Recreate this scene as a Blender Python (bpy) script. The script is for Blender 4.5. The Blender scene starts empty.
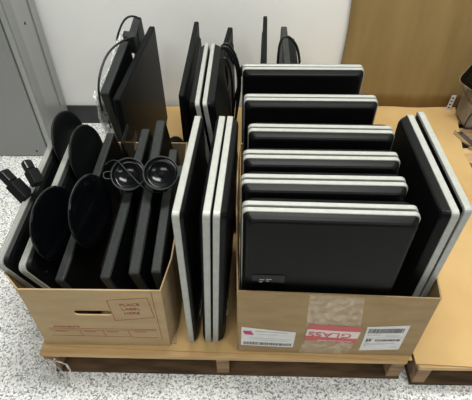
import bpy, bmesh, math, random
from mathutils import Vector, Matrix
random.seed(7)
S = bpy.context.scene
COL = S.collection
PI = math.pi

# ------------------------------------------------------------------ materials
def mat(name, col=(.5, .5, .5), rough=.5, metal=0., spec=None, coat=0.):
    m = bpy.data.materials.new(name); m.use_nodes = True
    b = m.node_tree.nodes['Principled BSDF']
    b.inputs['Base Color'].default_value = (*col, 1)
    b.inputs['Roughness'].default_value = rough
    b.inputs['Metallic'].default_value = metal
    if spec is not None: b.inputs['Specular IOR Level'].default_value = spec
    if coat: b.inputs['Coat Weight'].default_value = coat
    return m

def N(m, t, **kw):
    n = m.node_tree.nodes.new(t)
    for k, v in kw.items():
        if k in n.inputs.keys(): n.inputs[k].default_value = v
        else: setattr(n, k, v)
    return n

def L(m, a, b): m.node_tree.links.new(a, b)

def ramp(m, fac, stops):
    r = N(m, 'ShaderNodeValToRGB'); e = r.color_ramp.elements
    while len(e) < len(stops): e.new(.5)
    for i, (p, c) in enumerate(stops):
        e[i].position = p; e[i].color = (*c, 1)
    L(m, fac, r.inputs['Fac']); return r

def bump(m, fac, strength, dist=.002):
    b = N(m, 'ShaderNodeBump'); b.inputs['Strength'].default_value = strength; b.inputs['Distance'].default_value = dist
    L(m, fac, b.inputs['Height']); L(m, b.outputs[0], m.node_tree.nodes['Principled BSDF'].inputs['Normal'])

def noise_mat(name, c1, c2, scale, rough=.6, stretch=(1, 1, 1), bs=.1, lo=.35, hi=.65, metal=0., detail=4, spec=None):
    m = mat(name, c1, rough, metal, spec)
    tc = N(m, 'ShaderNodeTexCoord'); mp = N(m, 'ShaderNodeMapping'); mp.inputs['Scale'].default_value = stretch
    L(m, tc.outputs['Object'], mp.inputs[0])
    n = N(m, 'ShaderNodeTexNoise'); n.inputs['Scale'].default_value = scale; n.inputs['Detail'].default_value = detail
    L(m, mp.outputs[0], n.inputs['Vector'])
    r = ramp(m, n.outputs[0], [(lo, c1), (hi, c2)])
    L(m, r.outputs[0], m.node_tree.nodes['Principled BSDF'].inputs['Base Color'])
    if bs: bump(m, n.outputs[0], bs)
    return m

M = {}
M['card'] = noise_mat('cardboard', (.265, .180, .088), (.32, .222, .112), 9, .75, (1, 1, 3), .05, spec=.25)
M['card_box'] = noise_mat('box_cardboard', (.345, .245, .130), (.395, .285, .155), 8, .7, (1, 1, 4), .06, spec=.25)
M['card_sheet'] = noise_mat('sheet_cardboard', (.44, .285, .118), (.50, .335, .145), 5, .7, (1, 1, 1), .1, spec=.25)
M['card_lean'] = noise_mat('leaning_cardboard', (.215, .145, .055), (.26, .18, .075), 3, .75, (4, 1, .6), .15, spec=.2)
M['card_dark'] = mat('cut_cardboard', (.16, .09, .045), .9)
M['wood'] = noise_mat('pallet_wood', (.52, .35, .17), (.40, .25, .11), 7, .75, (.6, 6, 8), .2)
M['wood_shaded'] = noise_mat('pallet_wood_shaded', (.11, .07, .038), (.05, .033, .02), 9, .9, (1, 5, 5), .3, spec=.1)  # bottom boards: shade of the gap under the deck put into the wood colour
M['wood_old'] = noise_mat('pallet_wood_old', (.30, .19, .10), (.15, .09, .05), 9, .85, (1, 5, 5), .3)
M['silver'] = noise_mat('silver_rim', (.31, .32, .295), (.35, .36, .335), 60, .42, (1, 1, 1), 0, metal=.3)
M['groove'] = mat('rim_groove', (.05, .05, .05), .5)
M['shell'] = noise_mat('black_shell', (.0018, .0022, .0022), (.003, .0036, .0034), 300, .40, bs=0, spec=.10)
M['matte'] = noise_mat('matte_black', (.004, .005, .005), (.006, .007, .007), 220, .5, bs=.05, spec=.07)
M['grey_edge'] = noise_mat('dark_grey_plastic', (.014, .017, .016), (.022, .025, .024), 90, .42, bs=.04, spec=.25)
M['gloss'] = mat('gloss_black', (.0016, .0018, .0026), .14, 0, .16)
M['screen'] = mat('screen', (.003, .0032, .0035), .38, 0, .07)
M['cable'] = mat('cable_rubber', (.006, .006, .007), .4, 0, .3)
M['steel'] = mat('steel', (.55, .56, .56), .25, 1)
M['wall'] = noise_mat('wall_paint', (.71, .715, .70), (.74, .745, .73), 3, .5, bs=.03)
M['base'] = mat('baseboard_black', (.018, .02, .022), .5)
M['grey'] = noise_mat('cabinet_grey', (.20, .205, .20), (.225, .23, .225), 2.2, .42, bs=.02)
M['alu'] = noise_mat('grey_frame', (.27, .28, .27), (.33, .34, .33), 4, .35, (1, 1, .1), .02, metal=.35)
M['paper'] = noise_mat('label_paper', (.58, .58, .57), (.63, .63, .62), 40, .6, bs=0)
M['ink'] = mat('label_ink', (.06, .06, .07), .6)
M['greyink'] = mat('pale_ink', (.35, .35, .37), .6)
M['redprint'] = mat('red_print', (.26, .075, .045), .75)
M['redtape'] = mat('red_tape', (.45, .06, .06), .45)
M['redtext'] = mat('red_letters', (.42, .03, .04), .45)
M['whitetape'] = mat('white_tape', (.62, .55, .52), .45)
M['taupe'] = noise_mat('taupe_plastic', (.17, .14, .105), (.21, .175, .13), 20, .6, bs=.05)
M['magenta'] = mat('magenta_ink', (.42, .03, .14), .6)
M['ceil'] = mat('ceiling_white', (.8, .8, .8), .8)

# floor: speckled grey-white epoxy
m = M['floor'] = mat('speckled_floor', (.6, .6, .6), .35)
tc = N(m, 'ShaderNodeTexCoord')
v = N(m, 'ShaderNodeTexVoronoi'); v.inputs['Scale'].default_value = 230
L(m, tc.outputs['Object'], v.inputs['Vector'])
sep = N(m, 'ShaderNodeSeparateColor'); L(m, v.outputs['Color'], sep.inputs[0])
r1 = ramp(m, sep.outputs[0], [(0, (.22, .23, .24)), (.10, (.38, .39, .40)), (.24, (.70, .71, .70)), (.5, (.84, .84, .82)), (.8, (.92, .92, .90))])
r1.color_ramp.interpolation = 'CONSTANT'
n = N(m, 'ShaderNodeTexNoise'); n.inputs['Scale'].default_value = 110; n.inputs['Detail'].default_value = 5
L(m, tc.outputs['Object'], n.inputs['Vector'])
r2 = ramp(m, n.outputs[0], [(.36, (.6, .61, .62)), (.52, (1, 1, 1))])
mx = N(m, 'ShaderNodeMixRGB', blend_type='MULTIPLY'); mx.inputs[0].default_value = .75
L(m, r1.outputs[0], mx.inputs[1]); L(m, r2.outputs[0], mx.inputs[2])
L(m, mx.outputs[0], m.node_tree.nodes['Principled BSDF'].inputs['Base Color'])

def clear(name, col, alpha, rough, scale=60, b=.6):
    m = mat(name, col, rough)
    m.node_tree.nodes['Principled BSDF'].inputs['Alpha'].default_value = alpha
    tc = N(m, 'ShaderNodeTexCoord'); n = N(m, 'ShaderNodeTexNoise'); n.inputs['Scale'].default_value = scale; n.inputs['Detail'].default_value = 3
    L(m, tc.outputs['Object'], n.inputs['Vector']); bump(m, n.outputs[0], b, .006)
    r = N(m, 'ShaderNodeMapRange'); r.inputs[1].default_value = .42; r.inputs[2].default_value = .68
    r.inputs[3].default_value = alpha * .6; r.inputs[4].default_value = min(1, alpha * 2.2)
    L(m, n.outputs[0], r.inputs[0]); L(m, r.outputs[0], m.node_tree.nodes['Principled BSDF'].inputs['Alpha'])
    return m
M['tape'] = clear('clear_tape', (.80, .70, .55), .13, .15, 45, .45)
M['bubble'] = clear('bubble_wrap', (.8, .82, .81), .45, .3, 90, 1.)
M['film'] = clear('wrap_film', (.6, .6, .56), .5, .3, 60, 1.)

# ------------------------------------------------------------------ helpers
def tag(o, label=None, cat=None, group=None, kind=None):
    for k, v in (('label', label), ('category', cat), ('group', group), ('kind', kind)):
        if v: o[k] = v
    return o

def link(name, me, m=None, parent=None, smooth=False):
    o = bpy.data.objects.new(name, me); COL.objects.link(o)
    if m: me.materials.append(M[m])
    if parent: o.parent = parent
    if smooth:
        for p in me.polygons: p.use_smooth = True
    return o

def bm_obj(name, bm, m, parent=None, smooth=False):
    bmesh.ops.recalc_face_normals(bm, faces=bm.faces)
    me = bpy.data.meshes.new(name); bm.to_mesh(me); bm.free()
    return link(name, me, m, parent, smooth)

def empty(name, loc=(0, 0, 0)):
    o = bpy.data.objects.new(name, None); COL.objects.link(o); o.location = loc; o.empty_display_size = .05
    return o

def add_box(bm, x0, x1, y0, y1, z0, z1, bev=0., mtx=None):
    t = bmesh.ops.create_cube(bm, size=1)
    vs = t['verts']
    for q in vs:
        q.co = Vector((x0 + (q.co.x + .5) * (x1 - x0), y0 + (q.co.y + .5) * (y1 - y0), z0 + (q.co.z + .5) * (z1 - z0)))
    if bev:
        es = list({e for q in vs for e in q.link_edges})
        r = bmesh.ops.bevel(bm, geom=es, offset=bev, segments=2, affect='EDGES', profile=.5)
        vs = r['verts'] + [q for q in vs if q.is_valid]
    if mtx:
        for q in set(q for q in vs if q.is_valid): q.co = mtx @ q.co
    return bm

def box(name, d, m, parent=None, bev=0., mtx=None):
    return bm_obj(name, add_box(bmesh.new(), *d, bev, mtx), m, parent)

def rrect(w, h, r, seg=4):
    r = max(r, .0005); out = []
    for cx, cz, a0 in ((w/2 - r, h/2 - r, 0), (-w/2 + r, h/2 - r, 90), (-w/2 + r, -h/2 + r, 180), (w/2 - r, -h/2 + r, 270)):
        for k in range(seg + 1):
            a = math.radians(a0 + 90*k/seg); out.append((cx + r*math.cos(a), cz + r*math.sin(a)))
    return out

def loft_rect(bm, w, h, rings, cz=None, cx=0):
    """rings of (y, inset_x, inset_z, radius): a solid of stacked rounded rectangles, standing on z=0"""
    cz = h/2 if cz is None else cz
    loops = []
    for y, ix, iz, r in rings:
        loops.append([bm.verts.new((cx + x, y, cz + z)) for x, z in rrect(w - 2*ix, h - 2*iz, r)])
    for a, b in zip(loops, loops[1:]):
        for i in range(len(a)): bm.faces.new((a[i], a[(i+1) % len(a)], b[(i+1) % len(a)], b[i]))
    bm.faces.new(loops[0]); bm.faces.new(loops[-1][::-1])
    return bm

def tube(name, pts, r, m, parent=None, cyclic=False, smooth_path=True, taper=None):
    cu = bpy.data.curves.new(name, 'CURVE'); cu.dimensions = '3D'; cu.bevel_depth = r; cu.bevel_resolution = 3; cu.resolution_u = 8; cu.use_fill_caps = True
    if smooth_path:
        sp = cu.splines.new('NURBS')
    else: sp = cu.splines.new('POLY')
    sp.points.add(len(pts) - 1); sp.use_cyclic_u = cyclic
    if smooth_path: sp.order_u = 4; sp.use_endpoint_u = not cyclic; sp.resolution_u = 8
    for p, q in zip(sp.points, pts): p.co = (*q, 1)
    tmp = bpy.data.objects.new('tmp', cu); COL.objects.link(tmp)
    dg = bpy.context.evaluated_depsgraph_get(); dg.update()
    me = bpy.data.meshes.new_from_object(tmp.evaluated_get(dg)); bpy.data.objects.remove(tmp); bpy.data.curves.remove(cu)
    me.materials.clear(); me.name = name
    return link(name, me, m, parent, True)

def text(name, s, size, m, parent, mtx, depth=.0003, sx=1.):
    cu = bpy.data.curves.new(name, 'FONT'); cu.body = s; cu.size = size; cu.extrude = depth; cu.align_x = 'CENTER'; cu.align_y = 'CENTER'
    tmp = bpy.data.objects.new('tmp', cu); COL.objects.link(tmp)
    dg = bpy.context.evaluated_depsgraph_get(); dg.update()
    me = bpy.data.meshes.new_from_object(tmp.evaluated_get(dg)); bpy.data.objects.remove(tmp); bpy.data.curves.remove(cu)
    me.materials.clear(); me.transform(mtx @ Matrix.Diagonal((sx, 1, 1, 1)))
    return link(name, me, m, parent)

FRONT = Matrix.Rotation(PI/2, 4, 'X')           # flat XY artwork -> faces -Y, upright
def lathe(bm, prof, seg=40, mtx=None, sx=1.):
    loops = []
    for r, z in prof:
        if r < 1e-6: loops.append([bm.verts.new((0, 0, z))])
        else: loops.append([bm.verts.new((sx*r*math.cos(2*PI*k/seg), r*math.sin(2*PI*k/seg), z)) for k in range(seg)])
    for a, b in zip(loops, loops[1:]):
        for k in range(seg):
            if len(a) == 1: bm.faces.new((a[0], b[k], b[(k+1) % seg]))
            elif len(b) == 1: bm.faces.new((a[k], a[(k+1) % seg], b[0]))
            else: bm.faces.new((a[k], a[(k+1) % seg], b[(k+1) % seg], b[k]))
    if mtx:
        for q in bm.verts: q.co = mtx @ q.co
    return bm

def aim(c, n, up=(0, 0, 1)):
    """matrix with local Z along n, at c"""
    z = Vector(n).normalized(); x = Vector(up).cross(z).normalized(); y = z.cross(x)
    return Matrix(((x.x, y.x, z.x, c[0]), (x.y, y.y, z.y, c[1]), (x.z, y.z, z.z, c[2]), (0, 0, 0, 1)))

def copy_tree(o, parent=None):
    c = o.copy(); COL.objects.link(c)
    if parent: c.parent = parent
    for ch in o.children: copy_tree(ch, c)
    return c

# ------------------------------------------------------------------ the setting
def struct(o): o['kind'] = 'structure'; return o
struct(box('floor', (-3.2, 3.2, -2.2, 2.15, -.05, 0), 'floor'))
struct(box('wall_back', (-3.2, 3.2, 2.0, 2.15, 0, 3.0), 'wall'))
struct(box('wall_left', (-3.3, -3.2, -2.2, 2.15, 0, 3.0), 'wall'))
struct(box('wall_right', (3.2, 3.3, -2.2, 2.15, 0, 3.0), 'wall'))
struct(box('ceiling', (-3.2, 3.2, -2.2, 2.15, 3.0, 3.05), 'ceil'))
struct(box('baseboard_back', (-.905, 3.2, 1.988, 2.0, 0, .105), 'base', bev=.003))

# grey cabinet against the wall, with its frame side and screws
cab = empty('metal_cabinet', (-2.0, 1.86, 0))
def C(d): return (d[0] + 2.0, d[1] + 2.0, d[2] - 1.86, d[3] - 1.86, d[4], d[5])
box('body', C((-2.6, -.93, 1.72, 1.985, .004, 2.1)), 'grey', cab, .002)
box('front_panel', C((-2.6, -.935, 1.705, 1.7195, .006, 2.1)), 'grey', cab, .002)
box('side_frame', C((-.9295, -.905, 1.712, 1.985, .004, 2.1)), 'alu', cab, .002)
box('corner_strip', C((-.9045, -.898, 1.712, 1.775, .004, 2.1)), 'grey', cab, .0015)
box('rear_strip', C((-.9045, -.899, 1.925, 1.985, .004, 2.1)), 'alu', cab, .0015)
for y, z in ((1.845, .60), (1.96, .585), (1.845, 1.2)):
    s = bm_obj('screw', lathe(bmesh.new(), [(0, .003), (.004, .002), (.006, 0), (.006, -.002)], 14, aim((-.9035 + 2.0, y - 1.86, z), (1, 0, 0))), 'base', cab)
bm_obj('screw', lathe(bmesh.new(), [(0, .003), (.005, .001), (.006, -.002)], 14, aim((-.985 + 2.0, 1.7045 - 1.86, .035), (0, -1, 0))), 'base', cab)
tag(cab, 'grey metal cabinet with a pale framed side standing against the wall at far left', 'cabinet')

# ------------------------------------------------------------------ pallets
def pallet(x0, x1, y0, y1, label, yaw=0):
    root = empty('wooden_pallet', ((x0+x1)/2, (y0+y1)/2, 0)); root.rotation_euler.z = yaw
    w, d = (x1-x0)/2, (y1-y0)/2
    nb = 9; bw = .105
    for k in range(nb):
        a = -d + k*(2*d - bw)/(nb - 1)
        box('top_board', (-w, w, a, a + bw, .101, .119), 'wood' if k % 3 != 1 else 'wood_old', root, .0025)
    for k in range(3):
        a = -w + .004 + k*(2*w - .046)/2
        # stringer with two forklift notches, cut as five solid runs
        bm = bmesh.new()
        prof = [(-d+.002, .0165), (-d*.72, .0165), (-d*.72+.02, .055), (-d*.38, .055), (-d*.38+.02, .0165), (d*.38-.02, .0165), (d*.38, .055), (d*.72-.02, .055), (d*.72, .0165), (d-.002, .0165), (d-.002, .1005), (-d+.002, .1005)]
        A = [bm.verts.new((a, y, z)) for y, z in prof]; B = [bm.verts.new((a+.038, y, z)) for y, z in prof]
        bm.faces.new(A); bm.faces.new(B[::-1])
        for i in range(len(A)): bm.faces.new((A[i], A[(i+1) % len(A)], B[(i+1) % len(A)], B[i]))
        bmesh.ops.triangulate(bm, faces=[f for f in bm.faces if len(f.verts) > 4])
        bm_obj('stringer', bm, 'wood_old', root)
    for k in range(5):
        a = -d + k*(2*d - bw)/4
        box('bottom_board', (-w, w, a, a + bw, .001, .016), 'wood_shaded', root, .002)
    return tag(root, label, 'pallet')

pal = pallet(-.59, .507, .624, 1.97, 'light wooden pallet under both open boxes of monitors', -.010)
pal2 = pallet(.532, 1.15, .600, 1.96, 'wooden pallet under bare brown cardboard at the right edge', -.004)

def sheet(name, pts, z, t, m, label):
    bm = bmesh.new()
    A = [bm.verts.new((x, y, z)) for x, y in pts]; B = [bm.verts.new((x, y, z + t)) for x, y in pts]
    bm.faces.new(A[::-1]); bm.faces.new(B)
    for i in range(len(A)): bm.faces.new((A[i], A[(i+1) % len(A)], B[(i+1) % len(A)], B[i]))
    return tag(bm_obj(name, bm, m), label, 'cardboard sheet')
sheet('cardboard_sheet', [(-.572, .655), (-.1, .64), (.2, .634), (.512, .622), (.507, 1.965), (-.575, 1.965)], .1195, .004, 'card_sheet',
      'flat cardboard sheet covering the pallet under the two open boxes')
sheet('cardboard_sheet', [(.520, .611), (.75, .600), (1.02, .597), (1.0, 1.6), (1.09, 1.985), (.516, 1.985)], .1195, .005, 'card_sheet',
      'bare cardboard sheet covering the right-hand pallet, nothing standing on its front')

# torn plastic film stuck on the pallet's corner
root = empty('torn_plastic_wrap', (-.575, .60, 0))
bm = bmesh.new()
for k in range(9):
    x = -.014 + random.random()*.045; pts = []
    L_ = .05 + .07*random.random(); dx = random.uniform(-.01, .05); w = random.uniform(.003, .009)
    for j in range(6):
        t = j/5
        pts.append(Vector((x + dx*t + .006*math.sin(5*t + k), .021 - .035*t**1.5 + .004*math.sin(7*t+k), .098 - L_*t*1.0 if .098 - L_*t > .004 else .004)))
    for a, b in zip(pts, pts[1:]):
        q = [bm.verts.new(p) for p in (a, a + Vector((w, .002, .001)), b + Vector((w, .002, .001)), b)]
        q2 = [bm.verts.new(v_.co + Vector((0, -.0012, 0))) for v_ in q]
        bm.faces.new(q); bm.faces.new(q2[::-1])
        for i in range(4): bm.faces.new((q[i], q[(i+1) % 4], q2[(i+1) % 4], q2[i]))
bm_obj('film_strip', bm, 'film', root)
tag(root, 'shreds of clear plastic wrap hanging off the front left pallet corner', 'plastic wrap')

# leaning cardboard sheet at the back right
bm = bmesh.new()
nx, nz = 24, 10
def lean_pt(i, j, off):
    u, vv = i/nx, j/nz
    x = .478 - .004*math.sin(9*vv) - .012*vv + u*(1.25 + .05*vv)
    z = .1255 + vv*.80
    y = 1.974 + .009*vv + .004*math.sin(u*13) * (1 - .3*vv) + .003*math.sin(u*31+1)
    return (x, y + off, z)
G = [[[bm.verts.new(lean_pt(i, j, off)) for j in range(nz+1)] for i in range(nx+1)] for off in (0, .006)]
for s_ in (0, 1):
    for i in range(nx):
        for j in range(nz): bm.faces.new((G[s_][i][j], G[s_][i+1][j], G[s_][i+1][j+1], G[s_][i][j+1]))
for i in range(nx):
    for j in (0, nz): bm.faces.new((G[0][i][j], G[0][i+1][j], G[1][i+1][j], G[1][i][j]))
for j in range(nz):
    for i in (0, nx): bm.faces.new((G[0][i][j], G[0][i][j+1], G[1][i][j+1], G[1][i][j]))
tag(bm_obj('cardboard_sheet', bm, 'card_lean', None, True), 'tall brown cardboard sheet standing upright against the white wall', 'cardboard sheet')

# ------------------------------------------------------------------ cardboard boxes
def panel_with_hole(w, h, t, hole=None):
    """upright panel in XZ, thickness +Y, optional stadium hole (cx, cz, halfw, r)"""
    bm = bmesh.new()
    outer = [(0, 0), (w, 0), (w, h), (0, h)]
    loops = [outer]
    if hole:
        cx, cz, hw, r = hole
        loops.append([(cx + hw + r*math.cos(a), cz + r*math.sin(a)) for a in [(-PI/2 + PI*k/8) for k in range(9)]] +
                     [(cx - hw + r*math.cos(a), cz + r*math.sin(a)) for a in [(PI/2 + PI*k/8) for k in range(9)]])
    for y in (0, t):
        es = []
        for lp in loops:
            vs = [bm.verts.new((x, y, z)) for x, z in lp]
            es += [bm.edges.new((vs[i], vs[(i+1) % len(vs)])) for i in range(len(vs))]
        bmesh.ops.triangle_fill(bm, edges=es, use_beauty=True, use_dissolve=False)
    bm.verts.ensure_lookup_table()
    n_ = sum(len(l) for l in loops); o_ = 0
    for lp in loops:
        for i in range(len(lp)):
            a, b = o_ + i, o_ + (i+1) % len(lp)
            bm.faces.new((bm.verts[a], bm.verts[b], bm.verts[b+n_], bm.verts[a+n_]))
        o_ += len(lp)
    return bm

def wall_strip(bm, bot, top, z0, z1, t):
    """curved side wall: bot/top are lists of xy, thickness t offset along +x"""
    n_ = len(bot); K = 6; rows = [[], []]
    for s_ in (0, 1):
        for k in range(K+1):
            f = k/K
            rows[s_].append([bm.verts.new((bot[i][0]*(1-f) + top[i][0]*f + s_*t, bot[i][1]*(1-f) + top[i][1]*f, z0 + (z1-z0)*f)) for i in range(n_)])
        for k in range(K):
            for i in range(n_-1): bm.faces.new((rows[s_][k][i], rows[s_][k][i+1], rows[s_][k+1][i+1], rows[s_][k+1][i]))
    for k in (0, K):
        for i in range(n_-1): bm.faces.new((rows[0][k][i], rows[0][k][i+1], rows[1][k][i+1], rows[1][k][i]))
    for i in (0, n_-1):
        for k in range(K): bm.faces.new((rows[0][k][i], rows[0][k+1][i], rows[1][k+1][i], rows[1][k][i]))

# --- left box (records box), origin at base centre
lb = empty('cardboard_box', (-.385, .95, .1235))
LX = lambda x: x + .385
LY = lambda y: y - .95
LZ = lambda z: z - .1235
fp = panel_with_hole(.374, .306, .004, (.176, .192, .043, .0125))
for q in fp.verts:                                     # walls lean out a touch, slight belly
    fx = q.co.x/.374
    z = q.co.z
    q.co = Vector((LX(-.580) + q.co.x + (z/.306)*(.008 if fx > .5 else .018), LY(.658) + q.co.y - .012*(z/.306), .001 + z))
bm_obj('front_wall', fp, 'card_box', lb)
bm = bmesh.new()
wall_strip(bm, [(LX(-.580), LY(y)) for y in (.662, .70, .85, 1.05, 1.2, 1.262)],
           [(LX(x), LY(y)) for x, y in ((-.566, .650), (-.618, .70), (-.634, .85), (-.622, 1.05), (-.590, 1.2), (-.562, 1.268))], .001, .306, .004)
bm_obj('side_wall', bm, 'card_box', lb)
bm = bmesh.new()
wall_strip(bm, [(LX(x), LY(y)) for x, y in ((-.210, .662), (-.192, .72), (-.185, .9), (-.185, 1.26))],
           [(LX(x), LY(y)) for x, y in ((-.202, .650), (-.186, .75), (-.182, .9), (-.190, 1.265))], .001, .306, .004)
bm_obj('side_wall', bm, 'card_box', lb)
box('back_wall', (LX(-.576), LX(-.188), LY(1.262), LY(1.266), .001, .303), 'card_box', lb)
box('bottom', (LX(-.576), LX(-.190), LY(.664), LY(1.260), .0005, .0045), 'card_box', lb)
# print on the front wall (wall plane tilts out by 12 mm over .306)
def fy(z): return LY(.658) - .012*((z - .1245)/.306) - .0006
def on_front(x, z): return Matrix.Translation((LX(x), fy(z), LZ(z))) @ Matrix.Rotation(math.radians(2.2), 4, 'X') @ FRONT
def bar(bm, xa, za, xb, zb, w=.0016):
    a, b = Vector((LX(xa), fy(za), LZ(za))), Vector((LX(xb), fy(zb), LZ(zb)))
    dr = (b - a).normalized(); nrm = Vector((dr.z, 0, -dr.x))*w/2
    f = [a - nrm, b - nrm, b + nrm, a + nrm]
    A = [bm.verts.new(p) for p in f]; B = [bm.verts.new(p + Vector((0, .0005, 0))) for p in f]
    bm.faces.new(A); bm.faces.new(B[::-1])
    for i in range(4): bm.faces.new((A[i], A[(i+1) % 4], B[(i+1) % 4], B[i]))
bm = bmesh.new()
R4 = [(-.346, .383), (-.238, .397), (-.232, .296), (-.343, .276)]
for i in range(4): bar(bm, *R4[i], *R4[(i+1) % 4])
bar(bm, -.224, .425, -.226, .165, .0015)
for za, zb, w in ((.228, .226, .0016), (.217, .218, .0013), (.186, .176, .0016)): bar(bm, -.545, za, -.236, zb, w)
for x in (-.458, -.392, -.318): bar(bm, x, .217, x + .004, .182)
for x in (-.53, -.445, -.38, -.30):
    bar(bm, x, .2105, x + .034, .2105, .003)
bm_obj('printed_form', bm, 'redprint', lb)
for s_, dz in (('PLACE', .027), ('LABEL', .005), ('HERE', -.017)):
    text('printed_text', s_, .0165, 'redprint', lb, on_front(-.290, .334 + dz) @ Matrix.Rotation(math.radians(4), 4, 'Z'), sx=1.15)
text('printed_text', 'CONTENTS', .0125, 'redprint', lb, on_front(-.49, .238), sx=1.15)
tag(lb, 'open tan records box with PLACE LABEL HERE print and hand hole, at left', 'cardboard box', 'open boxes of monitors')

# --- right box
rb = empty('cardboard_box', (.253, .945, .1235))
RX = lambda x: x - .253
RY = lambda y: y - .945
RZ = lambda z: z - .1235
bm = bmesh.new()
K, n_ = 6, 12
rows = [[], []]
for s_ in (0, 1):
    for k in range(K+1):
        f = k/K; row = []
        for i in range(n_+1):
            u = i/n_; x = (.000 - .006*f) + u*(.512 - .006*f)
            y = .643 - .008*u - .006*f - .009*math.sin(PI*f)*math.sin(PI*u)
            row.append(bm.verts.new((RX(x), RY(y) + s_*.004, .001 + .322*f - .012*f*u)))
        rows[s_].append(row)
    for k in range(K):
        for i in range(n_): bm.faces.new((rows[s_][k][i], rows[s_][k][i+1], rows[s_][k+1][i+1], rows[s_][k+1][i]))
for k in (0, K):
    for i in range(n_): bm.faces.new((rows[0][k][i], rows[0][k][i+1], rows[1][k][i+1], rows[1][k][i]))
for i in (0, n_):
    for k in range(K): bm.faces.new((rows[0][k][i], rows[0][k+1][i], rows[1][k+1][i], rows[1][k][i]))
bm_obj('front_wall', bm, 'card', rb)
bm = bmesh.new()
wall_strip(bm, [(RX(-.005), RY(y)) for y in (.647, .8, .95, 1.1, 1.245)], [(RX(x), RY(y)) for x, y in ((-.006, .642), (-.010, .8), (-.012, .95), (-.010, 1.1), (-.006, 1.245))], .001, .321, .004)
bm_obj('side_wall', bm, 'card', rb)
bm = bmesh.new()
wall_strip(bm, [(RX(.510), RY(y)) for y in (.638, .72, .95, 1.1, 1.245)], [(RX(x), RY(y)) for x, y in ((.500, .634), (.512, .72), (.513, .95), (.512, 1.1), (.506, 1.245))], .001, .309, .004)
bm_obj('side_wall', bm, 'card', rb)
box('back_wall', (RX(.002), RX(.508), RY(1.245), RY(1.249), .001, .315), 'card', rb)
box('bottom', (RX(.005), RX(.508), RY(.650), RY(1.243), .0005, .0045), 'card', rb)
def ry(x, z, off=0):       # front face of the belly
    f = (z - .1245)/.322; u = x/.51
    return RY(.643 - .008*u - .006*f - .009*math.sin(PI*min(max(f, 0), 1))*math.sin(PI*min(max(u, 0), 1))) - off
def on_box(name, quad, m, parent, off, n1=8, n2=6, t=.0004):
    """thin sheet stuck on the belly of the right box; quad = xz corners tl tr br bl"""
    bm = bmesh.new(); G = [[], []]
    tl, tr, br, bl = [Vector((q[0], 0, q[1])) for q in quad]
    for s_ in (0, 1):
        for j in range(n2+1):
            v_ = j/n2; row = []
            for i in range(n1+1):
                u = i/n1; p = (tl*(1-u) + tr*u)*(1-v_) + (bl*(1-u) + br*u)*v_
                row.append(bm.verts.new((RX(p.x), ry(p.x, p.z, off) + s_*t, RZ(p.z))))
            G[s_].append(row)
        for j in range(n2):
            for i in range(n1): bm.faces.new((G[s_][j][i], G[s_][j][i+1], G[s_][j+1][i+1], G[s_][j+1][i]))
    for j in (0, n2):
        for i in range(n1): bm.faces.new((G[0][j][i], G[0][j][i+1], G[1][j][i+1], G[1][j][i]))
    for i in (0, n1):
        for j in range(n2): bm.faces.new((G[0][j][i], G[0][j+1][i], G[1][j+1][i], G[1][j][i]))
    return bm_obj(name, bm, m, parent)
def bars_on(name, rects, m, parent, off):
    bm = bmesh.new()
    for x0, x1, z0, z1 in rects:
        pts = [(x0, z1), (x1, z1), (x1, z0), (x0, z0)]
        A = [bm.verts.new((RX(x), ry(x, z, off), RZ(z))) for x, z in pts]; B = [bm.verts.new((q.co.x, q.co.y + .0003, q.co.z)) for q in A]
        bm.faces.new(A); bm.faces.new(B[::-1])
        for i in range(4): bm.faces.new((A[i], A[(i+1) % 4], B[(i+1) % 4], B[i]))
    return bm_obj(name, bm, m, parent)
# shipping label on the left
l1 = on_box('shipping_label', [(.007, .272), (.157, .262), (.157, .166), (.006, .168)], 'paper', rb, .0010); tag(l1, 'white shipping label with a magenta mark')
bars_on('printed_line', [(.045, .135, .2535, .2565), (.060, .110, .238, .2395), (.030, .150, .2145, .2160), (.050, .14, .204, .2052)], 'greyink', l1, .0016)
rects = []; x = .014
while x < .148:
    w = random.choice((.0012, .002, .003)); rects.append((x, x+w, .174, .190)); x += w + random.choice((.001, .0018))
bars_on('barcode', rects, 'ink', l1, .0016)
bars_on('magenta_mark', [(.012, .036, .243, .254), (.018, .040, .233, .243), (.014, .030, .237, .2445)], 'magenta', l1, .0018)
# label on the right
l2 = on_box('shipping_label', [(.345, .302), (.459, .307), (.463, .166), (.350, .158)], 'paper', rb, .0010); tag(l2, 'white shipping label with two barcodes')
rects = []; x = .352
while x < .448:
    w = random.choice((.0012, .002, .003)); rects.append((x, x+w, .268, .292)); x += w + random.choice((.001, .0018))
bars_on('barcode', rects, 'ink', l2, .0016)
rects = [(.356, .362, .217, .235), (.364, .370, .219, .234)]; x = .382
while x < .452:
    w = random.choice((.0012, .002, .003)); rects.append((x, x+w, .219, .231)); x += w + random.choice((.001, .0018))
bars_on('barcode', rects, 'ink', l2, .0016)
bars_on('printed_line', [(.353, .39, .256, .2585), (.405, .445, .250, .2525), (.352, .458, .2400, .2412), (.356, .44, .206, .2078), (.356, .42, .196, .1975), (.43, .452, .182, .184), (.356, .362, .19, .196)], 'greyink', l2, .0016)
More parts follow.
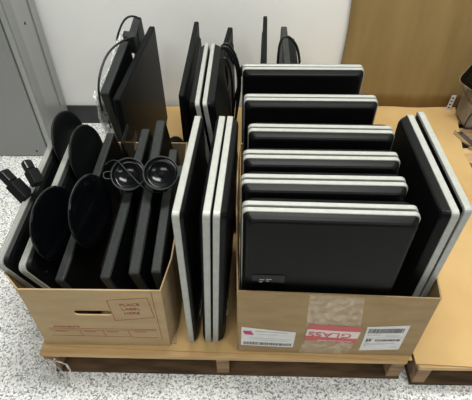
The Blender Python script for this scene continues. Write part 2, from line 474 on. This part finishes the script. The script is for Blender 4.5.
# clear packing tape and the printed GLASS tape (upside down)
tp = on_box('packing_tape', [(.178, .440), (.313, .436), (.330, .15), (.326, .128)], 'tape', rb, .0012); bpy.data.objects.remove(tp)
tp = on_box('packing_tape', [(.176, .441), (.312, .436), (.326, .300), (.180, .300)], 'tape', rb, .0012); tag(tp, 'clear tape over the front wall')
tp2 = on_box('packing_tape', [(.189, .232), (.328, .215), (.318, .130), (.176, .130)], 'tape', rb, .0012); tag(tp2, 'wrinkled clear tape below the red tape')
gt = on_box('printed_tape', [(.190, .312), (.332, .302), (.328, .208), (.184, .222)], 'redtape', rb, .0020); tag(gt, 'red and white warning tape')
on_box('white_band', [(.186, .287), (.331, .276), (.329, .238), (.184, .250)], 'whitetape', gt, .0026)
def on_r(x, z, off, ang): return Matrix.Translation((RX(x), ry(x, z, off), RZ(z))) @ FRONT @ Matrix.Rotation(math.radians(ang), 4, 'Z')
text('printed_text', 'GLASS', .034, 'redtext', gt, on_r(.250, .2605, .0032, 176), sx=1.28)
text('printed_text', 'HANDLE WITH CARE', .010, 'whitetape', gt, on_r(.268, .2235, .0030, 175), sx=1.0)
tag(rb, 'large open tan box with red GLASS tape and white labels, at right', 'cardboard box', 'open boxes of monitors')
# tape wrinkles (raised clear folds)
for pts in ([(.205, .40), (.225, .375), (.252, .372), (.275, .395), (.285, .425)], [(.21, .425), (.235, .402), (.262, .398)], [(.2, .20), (.225, .185), (.25, .195), (.28, .17)], [(.215, .17), (.24, .150), (.265, .165), (.3, .19)]):
    tube('wrinkle', [(RX(x), ry(x, z, .002), RZ(z)) for x, z in pts], .0012, 'tape', tp if pts[0][1] > .3 else tp2)

# ------------------------------------------------------------------ monitors
PW, PH, RT = .386, .564, .0130      # silver-rimmed 24" screens turned upright
def silver_monitor(W=PW, H=PH, shell=.021, RT=RT):
    r = empty('computer_monitor')
    bm = bmesh.new(); t = RT/2; R = .013
    loft_rect(bm, W, H, [(-t, .0012, .0012, R-.001), (-t+.0012, 0, 0, R), (t-.0015, 0, 0, R), (t-.0003, .0010, .0010, R-.001), (t, .004, .004, R-.002)])
    bm_obj('rim', bm, 'silver', r)
    # the screen panel, sunk flush in the rim
    b = bmesh.new(); loft_rect(b, W, H, [(t+.0001, .008, .008, .006), (t+.0008, .0085, .0085, .006)])
    sc = bm_obj('screen', b, 'screen', r)
    b = bmesh.new(); loft_rect(b, W, H, [(-t-.0001, .0025, .003, .012), (-t-shell*.35, .0045, .005, .013), (-t-shell*.75, .008, .008, .015), (-t-shell*.93, .011, .011, .018), (-t-shell, .016, .016, .020)])
    sh = bm_obj('back_shell', b, 'shell', r)
    ys = -t - shell
    # details on the shell
    pp = box('port_panel', (-.15, .0, ys-.0030, ys-.0001, .050, .082), 'base', r, .001)
    for k in range(4):
        box('port', (-.135 + k*.034, -.114 + k*.034, ys-.0042, ys-.0031, .059, .070), 'steel' if k < 2 else 'matte', pp)
    return r
def wide_monitor(W=.52, H=.40, T=.026, edge='matte', hump=.03, hi=.09):
    r = empty('computer_monitor')
    bm = bmesh.new(); t = T/2
    loft_rect(bm, W, H, [(-t, .003, .003, .006), (-t+.003, 0, 0, .008), (t-.002, 0, 0, .008), (t, .0015, .0015, .007)])
    bm_obj('housing', bm, 'matte' if edge == 'matte2' else edge, r); scr = {'matte': 'gloss'}.get(edge, 'screen')
    edge = 'matte' if edge == 'matte2' else edge; b = bmesh.new(); loft_rect(b, W, H, [(t+.0001, .006, .006, .005), (t+.0012, .0065, .0065, .005)])
    bm_obj('screen', b, scr, r)
    b = bmesh.new(); loft_rect(b, W, H, [(-t-.0001, .035, hi*.45, .012), (-t-hump*.8, .045, hi*.55, .012), (-t-hump, .055, hi*.75, .012)])
    hb = bm_obj('back_housing', b, 'matte', r)
    bb = bmesh.new()
    for i in range(14): add_box(bb, -.13 + i*.02, -.118 + i*.02, -t-hump-.0006, -t-hump-.0001, H*.62, H*.70)
    bm_obj('vent', bb, 'groove', hb)
    return r

def put(o, near, far, face, H, lean=0.):
    """face +1: screen to the right of the near->far line, -1: to the left. near/far are the top corners' world points."""
    near, far = Vector(near), Vector(far); d = far - near
    X = (-d if face > 0 else d).normalized()
    side = Vector((d.y, -d.x, 0)).normalized()                     # right of travel
    Z = Vector((0, 0, 1)) + side*math.tan(math.radians(lean)); Z = (Z - X*Z.dot(X)).normalized()
    Y = Z.cross(X)
    p = (near + far)/2 - Z*H
    o.matrix_world = Matrix(((X.x, Y.x, Z.x, p.x), (X.y, Y.y, Z.y, p.y), (X.z, Y.z, Z.z, p.z), (0, 0, 0, 1)))
    o.location = p; o.rotation_euler = Matrix((X, Y, Z)).transposed().to_euler()
    return o

proto = silver_monitor(); first = [True]
def sm():
    if first[0]: first[0] = False; return proto
    return copy_tree(proto)
zt = .129 + PH
# rows in the right box: (name of row, left x, right x, y left, y right of the near rim's near edge)
ROWS = [('front', .004, .676, .666), ('second', .001, .766, .760), ('third', .006, .857, .852), ('fourth', .019, .969, .963), ('fifth', .008, 1.118, 1.116)]
for nm, x, ya, yb in ROWS:
    a = Vector((x, ya + .0072, zt)); b = Vector((x + PW, yb + .0072, zt))
    o = put(sm(), a, b, -1, PH)      # travel +x: left side is +y, so the screen looks away from the camera
    tag(o, {'front': 'nearest silver-rimmed monitor in the right box, its whole black back showing',
            'second': 'near monitor of the second silver pair from the front in the right box',
            'third': 'near monitor of the third silver pair from the front in the right box',
            'fourth': 'near monitor of the fourth silver pair in the right box, set slightly rightward',
            'fifth': 'near monitor of the fifth silver pair, last inside the right box'}[nm], 'monitor', 'silver-rimmed monitors in the right box')
    g = Vector((0.0, .0195, 0))
    o = put(sm(), a + g, b + g, 1, PH)
    tag(o, {'front': 'far monitor of the front silver pair in the right box, face to face with it',
            'second': 'far monitor of the second silver pair from the front in the right box',
            'third': 'far monitor of the third silver pair from the front in the right box',
            'fourth': 'far monitor of the fourth silver pair in the right box, set slightly rightward',
            'fifth': 'far monitor of the fifth silver pair, last inside the right box'}[nm], 'monitor', 'silver-rimmed monitors in the right box')
a = Vector((.003, 1.305, zt)); b = a + Vector((PW, 0, 0)); g = Vector((0, .0195, 0))
o = put(sm(), a, b, -1, PH); tag(o, 'near monitor of the rearmost silver pair standing behind the right box', 'monitor', 'silver-rimmed monitors behind the right box')
o = put(sm(), a + g, b + g, 1, PH); tag(o, 'far monitor of the rearmost silver pair standing behind the right box', 'monitor', 'silver-rimmed monitors behind the right box')
# two along the right wall of the box (shells face left / right)
def side(x0, x1, y0, y1, face, z, lean, label, group=None, src=None):
    d = Vector((x1 - x0, y1 - y0, 0)).normalized()*PW
    o = put(src or sm(), (x0, y0, z), (x0 + d.x, y0 + d.y, z), face, PH, lean)
    return tag(o, label, 'monitor', group)
side(.4655, .4645, .672, 1.04, 1, zt, 0.3, 'silver-rimmed monitor along the right side of the right box, nearer the rows', 'silver-rimmed monitors set sideways in the right box', silver_monitor(RT=.0170))
side(.4935, .4945, .680, 1.07, -1, zt+.004, .5, 'outermost silver-rimmed monitor against the right wall of the right box', 'silver-rimmed monitors set sideways in the right box', silver_monitor(shell=.006, RT=.0165))
# three standing between the boxes
zm = .125 + PH
slim = silver_monitor(shell=.009, RT=.0170)
side(-.140, -.119, .665, 1.03, -1, zm, 0.3, 'silver-rimmed monitor between the boxes, standing alone beside the left box', 'silver-rimmed monitors between the two boxes', slim)
side(-.073, -.051, .665, 1.04, 1, zm, 2.0, 'left one of the close silver-rimmed pair standing between the two boxes', 'silver-rimmed monitors between the two boxes', copy_tree(slim))
side(-.051, -.029, .665, 1.04, -1, zm, 2.0, 'right one of the close silver-rimmed pair between the boxes, against the right box', 'silver-rimmed monitors between the two boxes', silver_monitor(shell=.016, RT=.0160))
# pair behind them
side(-.126, -.120, 1.105, 1.48, 1, zm, -7, 'left one of the rear silver-rimmed pair standing behind the gap between boxes', 'silver-rimmed monitors behind the gap')
side(-.1045, -.098, 1.105, 1.48, -1, zm, -7, 'right one of the rear silver-rimmed pair, cables hanging behind it', 'silver-rimmed monitors behind the gap')
# paper label on the front one's shell
def shell_label(o, x0, x1, z0, z1, m, lab):
    ys = -RT/2 - .021
    q = box('rating_label', (x0, x1, ys-.0016, ys-.0001, z0, z1), m, o, .0003); tag(q, lab); return q
q = shell_label(proto, -.165, -.085, .300, .365, 'gloss', 'glossy dark rating label')
for dx, dz, w in ((.018, .045, .012), (.018, .036, .007), (.034, .047, .014), (.034, .040, .008)):
    box('printed_line', (-.165+dx, -.165+dx+w, -RT/2-.0232, -RT/2-.0228, .300+dz, .3025+dz), 'greyink', q)
shell_label(proto, -.045, .13, .278, .292, 'base', 'dark slot strip')
box('side_slot', (.146, .1495, -RT/2-.0200, -RT/2-.0165, .33, .50), 'base', proto)

# black wide monitors
def wide(near, far, face, H, lean, label, W=None, T=.026, edge='matte', hump=.03, group=None, hi=.09):
    W = W or (Vector(far) - Vector(near)).length
    o = wide_monitor(W, H, T, edge, hump, hi); put(o, near, far, face, H, lean)
    return tag(o, label, 'monitor', group)
GL = 'black monitors tilted in the left box'
def tab(o, W, H, T, x0, x1, z0):
    box('button_strip', (x0, x1, -T/2-.016, -T/2-.0004, z0, z0+.05), 'grey_edge', o, .003)
def dx(p, q, d): return (p[0]+d, p[1], p[2]), (q[0]+d, q[1], q[2])
m3 = wide((-.472, .682, .418), (-.421, 1.185, .528), 1, .275, -4, 'black monitor third from the left in the left box, a round foot against it', T=.024, edge='grey_edge', group=GL, hump=.005)
m4 = wide((-.351, .684, .428), (-.304, 1.185, .545), 1, .28, -2, 'black monitor in the middle of the left box below the left glossy dish', T=.026, edge='grey_edge', group=GL, hump=.035, hi=.10)
m5 = wide((-.273, .686, .445), (-.252, 1.185, .578), 1, .29, -2, 'black monitor second from the right in the left box, below the right glossy dish', T=.028, edge='grey_edge', group=GL, hump=.018, hi=.06)
m6 = wide((-.2155, .690, .448), (-.207, 1.10, .53), 1, .295, 0, 'rightmost black monitor in the left box, beside the lone silver-rimmed one', T=.026, edge='grey_edge', group=GL, hump=.004)
for o_ in (m4, m5): tab(o_, .5, .28, .026, .12, .20, .19)
# two silver-edged ones leaning on the left wall, shells to the right, round feet on their backs
def leaner(near, far, H, lean, label):
    o = empty('computer_monitor'); W = (Vector(far)-Vector(near)).length; t = .010
    b = bmesh.new(); loft_rect(b, W, H, [(-t, .001, .001, .018), (-.004, 0, 0, .02), (-.003, .0015, .0015, .018), (.002, .0015, .0015, .018), (.003, 0, 0, .02), (t-.002, 0, 0, .02), (t, .002, .002, .018)])
    bm_obj('rim', b, 'silver', o)
    b = bmesh.new(); loft_rect(b, W, H, [(t+.0001, .010, .010, .01), (t+.001, .010, .010, .01)]); bm_obj('screen', b, 'screen', o)
    b = bmesh.new(); loft_rect(b, W, H, [(-t-.0001, .004, .004, .018), (-t-.008, .010, .010, .018), (-t-.012, .02, .02, .018)]); sh = bm_obj('back_shell', b, 'shell', o)
    bb = bmesh.new()
    for i in range(4): add_box(bb, -W/2 + .026 + i*.012, -W/2 + .030 + i*.012, -t-.0128, -t-.0121, H-.075, H-.071)
    bm_obj('vent_hole', bb, 'steel', sh)
    put(o, near, far, -1, H, lean)
    return tag(o, label, 'monitor', 'silver-edged monitors leaning on the left wall of the left box')
def foot(name, parent, c, n, R, sx=1., neck=None, m='gloss'):
    f = bm_obj(name, lathe(bmesh.new(), [(0, .008), (R*.3, .0075), (R*.80, .005), (R*.93, .0035), (R*.985, .002), (R, -.002), (R*.985, -.007), (R*.9, -.009), (0, -.009)], 48, aim(c, n), sx), m, parent, False)
    return f
ml1 = leaner((-.615, .690, .476), (-.571, 1.17, .566), .31, -13, 'leftmost silver-edged monitor leaning out over the left box wall')
ml2 = leaner((-.560, .685, .462), (-.514, 1.175, .560), .25, -13, 'second silver-edged monitor from the left, leaning just inside the leftmost one')
# feet and necks that belong to these two (children keep their world place)
def child(o, parent):
    bpy.context.view_layer.update()
    o.parent = parent; o.matrix_parent_inverse = parent.matrix_world.inverted(); return o
def upd(): bpy.context.view_layer.update()
def stand(c, n, R, sx, label, arm_to, name='monitor_stand', aw=.022, cat='monitor stand', m='gloss'):
    """loose stand: round foot and a neck that goes down into the box"""
    r = empty(name, c)
    f = foot('foot', r, (0, 0, 0), n, R, sx, m=m)
    rg = bm_obj('foot_rim', lathe(bmesh.new(), [(R*1.0, -.0015), (R*1.012, -.003), (R*1.0, -.0045), (R*.99, -.003), (R*1.0, -.0015)], 48, aim((0, 0, 0), n), sx), 'grey_edge', r, True)
    a = Vector(n).normalized()*-.012; b = Vector(arm_to) - Vector(c)
    mt = aim((a + b)/2, b - a, (0, 1, .1)); ln = (b - a).length
    box('neck', (-.0065, .0065, -aw, aw, -ln/2, ln/2), 'matte', r, .003, mt)
    hb = bm_obj('hinge', lathe(bmesh.new(), [(0, .022), (.007, .022), (.0085, .019), (.0085, -.019), (.007, -.022), (0, -.022)], 20, aim(b, (.05, 1, 0))), 'matte', r)
    return tag(r, label, cat, 'monitor stands in the left box')
stand((-.531, 1.13, .535), (.97, -.10, .22), .092, 1., 'round black stand foot upright at the rear, between the two silver-edged monitors', (-.511, 1.11, .44), aw=.018, m='shell')
stand((-.470, 1.085, .515), (.97, -.16, .20), .092, 1., 'round black stand foot upright right of the second silver-edged monitor', (-.459, 1.07, .45), aw=.018, m='shell')
stand((-.492, .815, .495), (.965, -.22, .15), .103, .95, 'glossy black oval stand foot covering the second silver-edged monitor', (-.485, .83, .39), aw=.014)
stand((-.408, .86, .497), (.965, -.22, .15), .104, .95, 'glossy black oval stand foot just right of the other, over the third monitor', (-.419, .875, .39), aw=.010)

# swivel dishes on top of the middle monitors
def dish(c, n, R, label, loop):
    r = empty('swivel_dish', c); A = aim((0, 0, 0), n)
    bm_obj('bowl', lathe(bmesh.new(), [(0, -.016), (R*.35, -.015), (R*.7, -.009), (R*.93, .001), (R*.93, -.002), (R*.7, -.013), (R*.35, -.019), (0, -.020)], 40, A), 'gloss', r, True)
    bm_obj('rim', lathe(bmesh.new(), [(R*.92, .002), (R*.95, .0045), (R, .004), (R*1.02, .0), (R, -.003), (R*.93, -.001), (R*.92, .002)], 40, A), 'grey_edge', r, True)
    bm_obj('hub', lathe(bmesh.new(), [(0, -.008), (.006, -.009), (.008, -.0145), (.009, -.0145)], 20, A), 'matte', r, True)
    b = bmesh.new()
    if loop: 
        tube('wire_loop', [tuple(A @ Vector(p)) for p in ((-.046, -.010, 0), (-.066, -.014, .004), (-.070, .0, .006), (-.066, .012, .004), (-.046, .010, 0))], .0018, 'grey_edge', r)
    else: box('side_tab', (R*.96, R*1.35, -.014, .018, -.003, .003), 'grey_edge', r, .001, A)
    add = box('arm', (-.014, .014, -.045, -.012, -.034, -.021), 'matte', r, .003, A)
    return tag(r, label, 'monitor stand', 'swivel dishes on the left box monitors')
nd = (0.05, -.52, .85)
dish((-.318, .957, .548), nd, .049, 'left one of two round glossy dishes, a thin wire crossing it', True)
dish((-.219, .933, .574), nd, .049, 'right one of two round glossy dishes with a side tab', False)
A = aim((-.318, .957, .548), nd)
w = tube('thin_cable', [tuple(A @ Vector(p)) for p in ((-.062, .030, .006), (-.035, .052, .010), (-.015, .022, .010), (.02, -.018, .010), (.045, -.050, .008), (.075, -.062, -.006), (.10, -.05, -.02))], .0016, 'cable')
tag(w, 'thin black cable crossing the left glossy dish', 'cable')

# necks that stick out on the left of the leftmost monitor
def arm(p, q, w, label):
    p, q = Vector(p), Vector(q); ax = (q - p); ln = ax.length
    A = aim(p, ax, (.3, .3, 1))
    r = empty('stand_neck', p)
    A.translation = (0, 0, 0)
    box('post', (-w, w, -w*.85, w*.85, 0, ln*.62), 'matte', r, .004, A)
    c = box('sleeve_cap', (-w*.78, w*.78, -w*.66, w*.66, ln*.6205, ln), 'gloss', r, .004, A)
    box('end_plate', (-w*.60, w*.60, -w*.5, w*.5, ln*1.001, ln*1.03), 'steel', r, .001, A)
    return tag(r, label, 'stand neck', 'stand necks poking out left')
arm((-.594, .896, .505), (-.668, .948, .560), .019, 'longer black stand neck poking out over the left box wall, silver end')
arm((-.548, .895, .562), (-.588, .945, .602), .016, 'shorter black stand neck poking up beside the leftmost monitor edge')
# black pieces low in the back of the left box
wide((-.366, 1.10, .546), (-.363, 1.195, .556), 1, .36, 0, 'small dark brown-black panel upright at the back of the left box', T=.007, edge='matte', hump=.004, hi=.05)

# ------------------------------------------------------------------ standing at the back
big = wide((-.413, 1.285, .588), (-.365, 1.80, .612), 1, .462, 0, 'large black monitor standing behind the left box', T=.022, hump=.01, edge='matte2')
bw = wide((-.464, 1.33, .582), (-.434, 1.60, .642), 1, .455, 0, 'grey-black monitor wrapped in bubble wrap behind the large black one', T=.030, edge='grey_edge', hump=.006)
box('neck_block', (-.165, -.13-.06, -.012, .03, .38, .455), 'grey_edge', bw, .004)
nk = wide((-.424, 1.70, .630), (-.419, 1.80, .650), 1, .51, 0, 'small grey-black block standing up at the rear of the wrapped monitor', T=.030, edge='grey_edge', hump=.004, hi=.05)
# bubble wrap sheet
bm = bmesh.new(); nu, nv = 18, 14; G = []
for i in range(nu+1):
    row = []
    for j in range(nv+1):
        u, v_ = i/nu, j/nv
        y = 1.345 + .40*u; z = .16 + (.405 + .065*u)*v_
        x = -.500 + .032*u + .007*math.sin(9*u + 5*v_) + .004*math.sin(23*v_ + 7*u)
        row.append(bm.verts.new((x, y, z)))
    G.append(row)
for i in range(nu):
    for j in range(nv): bm.faces.new((G[i][j], G[i+1][j], G[i+1][j+1], G[i][j+1]))
bw_ = bm_obj('bubble_wrap', bm, 'bubble', None, True)
so = bw_.modifiers.new('s', 'SOLIDIFY'); so.thickness = .003
tag(bw_, 'crumpled clear bubble wrap around the grey-black monitor at the back left', 'bubble wrap')
w = tube('power_cable', [(-.490, 1.35, .50), (-.492, 1.35, .575), (-.486, 1.40, .62), (-.470, 1.47, .655), (-.440, 1.52, .668), (-.415, 1.56, .668), (-.405, 1.60, .655)], .004, 'cable')
tag(w, 'black cable arching over the wrapped monitor behind the left box, lower arc', 'cable')
w = tube('power_cable', [(-.492, 1.66, .54), (-.490, 1.66, .60), (-.464, 1.69, .66), (-.440, 1.72, .685), (-.410, 1.72, .685), (-.398, 1.74, .665)], .004, 'cable')
tag(w, 'black cable arching around the rear block behind the left box, upper arc', 'cable')

bm_ = wide((-.193, 1.27, .614), (-.184, 1.82, .624), -1, .488, 0, 'slim matte black monitor standing left of the rear silver-rimmed pair', T=.018, hump=.012)
wide((-.083, 1.60, .552), (-.047, 1.86, .584), -1, .43, 0, 'dark monitor corner rising behind the hanging cable bundle', T=.020, hump=.012)
th = wide((.079, 1.40, .596), (.096, 1.84, .640), 1, .465, 0, 'slim dark monitor seen edge on behind the rearmost silver pair', T=.016, hump=.004)
bk = wide((.168, 1.42, .575), (.176, 1.84, .597), -1, .445, 0, 'grey-backed monitor with looped cable and white tag behind the rearmost pair', T=.024, edge='grey_edge', hump=.035, hi=.05)
box('rating_tag', (-.11, -.085, -.0485, -.0472, .42, .45), 'paper', bk)
w = tube('power_cable', [(.139, 1.58, .50), (.137, 1.58, .60), (.140, 1.59, .645), (.158, 1.60, .668), (.190, 1.60, .652), (.222, 1.60, .60), (.229, 1.60, .50)], .005, 'cable')
tag(w, 'thick black cable looped over the grey-backed monitor behind the rearmost pair', 'cable')

# round foot behind the left box
r = empty('monitor_stand', (-.245, 1.36, .125))
bm_obj('foot', lathe(bmesh.new(), [(0, .012), (.05, .012), (.058, .008), (.06, .0), (0, 0)], 32, None, .55), 'matte', r)
box('neck', (-.012, .012, -.02, .02, .012, .20), 'matte', r, .004)
bm_obj('hinge', lathe(bmesh.new(), [(0, .010), (.026, .009), (.030, .004), (.030, -.006), (0, -.008)], 28, aim((0, 0, .222), (.3, -.6, .7))), 'matte', r)
tag(r, 'rounded black stand rising behind the left box beside the slim matte monitor', 'monitor stand')

# hanging cable bundle
CB = [
 [(-.076, 1.40, .690), (-.066, 1.40, .722), (-.040, 1.40, .715), (-.020, 1.40, .670), (-.008, 1.40, .60), (-.014, 1.40, .50), (-.022, 1.40, .40), (-.03, 1.40, .30), (-.02, 1.42, .131)],
 [(-.078, 1.42, .680), (-.058, 1.42, .735), (-.028, 1.42, .705), (-.004, 1.42, .630), (-.001, 1.42, .55), (-.018, 1.42, .44), (-.03, 1.42, .33), (-.035, 1.44, .131)],
 [(-.074, 1.38, .67), (-.055, 1.38, .700), (-.036, 1.38, .660), (-.028, 1.38, .57), (-.03, 1.38, .47), (-.028, 1.38, .34), (-.03, 1.37, .131)],
 [(-.070, 1.44, .70), (-.040, 1.44, .690), (-.030, 1.44, .62), (-.012, 1.44, .655), (-.004, 1.44, .60), (-.012, 1.44, .53), (-.03, 1.44, .48), (-.036, 1.45, .131)],
]
LB = ['black cable hooked over the rear silver-rimmed pair, outer of the bundle', 'black cable of the bundle forming its highest arch', 'black cable of the bundle hanging closest to the silver-rimmed monitor', 'twisted black cable of the bundle with a bent middle']
for pts, lb_ in zip(CB, LB):
    pts = [(x*1.09, y + .13, max(.131, 1.39 - (1.39 - z)*1.093)) for x, y, z in pts]
    w = tube('power_cable', pts, .0048, 'cable'); tag(w, lb_, 'cable', 'cable bundle behind the silver pair')
    upd()
r = empty('cable_plug', (.003, 1.522, .566))
A = aim((0, 0, 0), (.2, 0, 1))
box('plug_body', (-.009, .009, -.008, .008, -.022, .012), 'matte', r, .003, A)
box('plug_tip', (-.006, .006, -.005, .005, .0125, .024), 'steel', r, .001, A)
tag(r, 'small plug with a metal tip on the cable bundle', 'cable plug')

# bulky dark screen at the far right, partly out of frame, and the rounded taupe unit it leans on
r = empty('computer_monitor', (1.22, 1.70, .131))
b = bmesh.new(); loft_rect(b, .30, .36, [(.012, .004, .004, .02), (.006, 0, 0, .025), (-.010, 0, 0, .025), (-.014, .004, .004, .02)]); bm_obj('bezel', b, 'matte', r)
b = bmesh.new(); loft_rect(b, .30, .36, [(-.0141, .018, .018, .01), (-.0155, .019, .019, .01)]); bm_obj('screen', b, 'gloss', r)
b = bmesh.new(); loft_rect(b, .30, .36, [(.0121, .05, .05, .02), (.045, .08, .08, .02)]); bm_obj('back_housing', b, 'matte', r)
b = bmesh.new(); loft_rect(b, .304, .364, [(-.009, 0, 0, .026), (-.004, 0, 0, .026)], .18); bm_obj('trim_band', b, 'steel', r)
r.rotation_euler = (0, math.radians(20), math.radians(-35)); r.location = (1.10, 1.77, .30)
tag(r, 'dark tilted screen with a pale trim line at the far right edge', 'monitor')
r = empty('storage_case', (1.135, 1.85, .1255))
box('body', (-.075, .12, -.07, .07, 0, .13), 'taupe', r, .018)
box('lid', (-.078, .123, -.073, .073, .1305, .165), 'taupe', r, .012)
tube('trim_cord', [(-.080, -.074, .01), (-.079, -.076, .09), (-.05, -.077, .125), (.0, -.077, .13), (.12, -.077, .13)], .003, 'cable', r)
tag(r, 'rounded taupe case under the dark tilted screen at far right', 'case')
r = empty('paper_tag', (1.04, 1.945, .1255))
box('card', (-.011, .011, -.001, .001, .0, .085), 'paper', r, .0003, Matrix.Rotation(math.radians(4), 4, 'Y'))
bb = bmesh.new()
for k in range(4): add_box(bb, -.007, .004, -.0018, -.0012, .012 + .018*k, .020 + .018*k, 0, Matrix.Rotation(math.radians(4), 4, 'Y'))
bm_obj('printed_line', bb, 'ink', r)
tag(r, 'narrow white printed tag by the dark screen at far right', 'tag')
r = empty('metal_bracket', (1.035, 1.70, .1255))
box('plate', (-.018, .030, -.075, .055, 0, .004), 'steel', r, .001, Matrix.Rotation(.3, 4, 'Z'))
box('flange', (-.018, -.015, -.075, .055, .0041, .02), 'steel', r, .001, Matrix.Rotation(.3, 4, 'Z'))
tag(r, 'flat grey metal bracket lying at the right end of the bare cardboard', 'bracket')

bpy.context.view_layer.update()
# ------------------------------------------------------------------ light
def area(name, loc, sx, sy, e, col=(1, 1, 1), rot=(0, 0, 0)):
    l = bpy.data.lights.new(name, 'AREA'); l.shape = 'RECTANGLE'; l.size = sx; l.size_y = sy; l.energy = e; l.color = col
    o = bpy.data.objects.new(name, l); COL.objects.link(o); o.location = loc; o.rotation_euler = rot
    return o
area('ceiling_light', (.35, 1.15, 2.93), 1.3, .5, 50, (1, .997, .945))
area('ceiling_light', (-.9, -.9, 2.93), 1.3, .5, 24, (1, .997, .945))
area('ceiling_light', (1.6, -.7, 2.93), 1.3, .5, 16, (1, .997, .945))
wd = bpy.data.worlds.new('world'); wd.use_nodes = True; S.world = wd
wd.node_tree.nodes['Background'].inputs[0].default_value = (.8, .83, .85, 1)
wd.node_tree.nodes['Background'].inputs[1].default_value = .12

# ------------------------------------------------------------------ camera
cd = bpy.data.cameras.new('camera'); cam = bpy.data.objects.new('camera', cd); COL.objects.link(cam)
cam.location = (0, 0, 1.39); cam.rotation_euler = (math.radians(45.5), 0, math.radians(.73))
cd.sensor_width = 36; cd.lens = 450/472*36; cd.clip_start = .02
S.camera = cam
S.view_settings.view_transform = 'Standard'; S.view_settings.look = 'None'
S.view_settings.exposure = .72; S.view_settings.gamma = 1
S.view_settings.use_curve_mapping = False
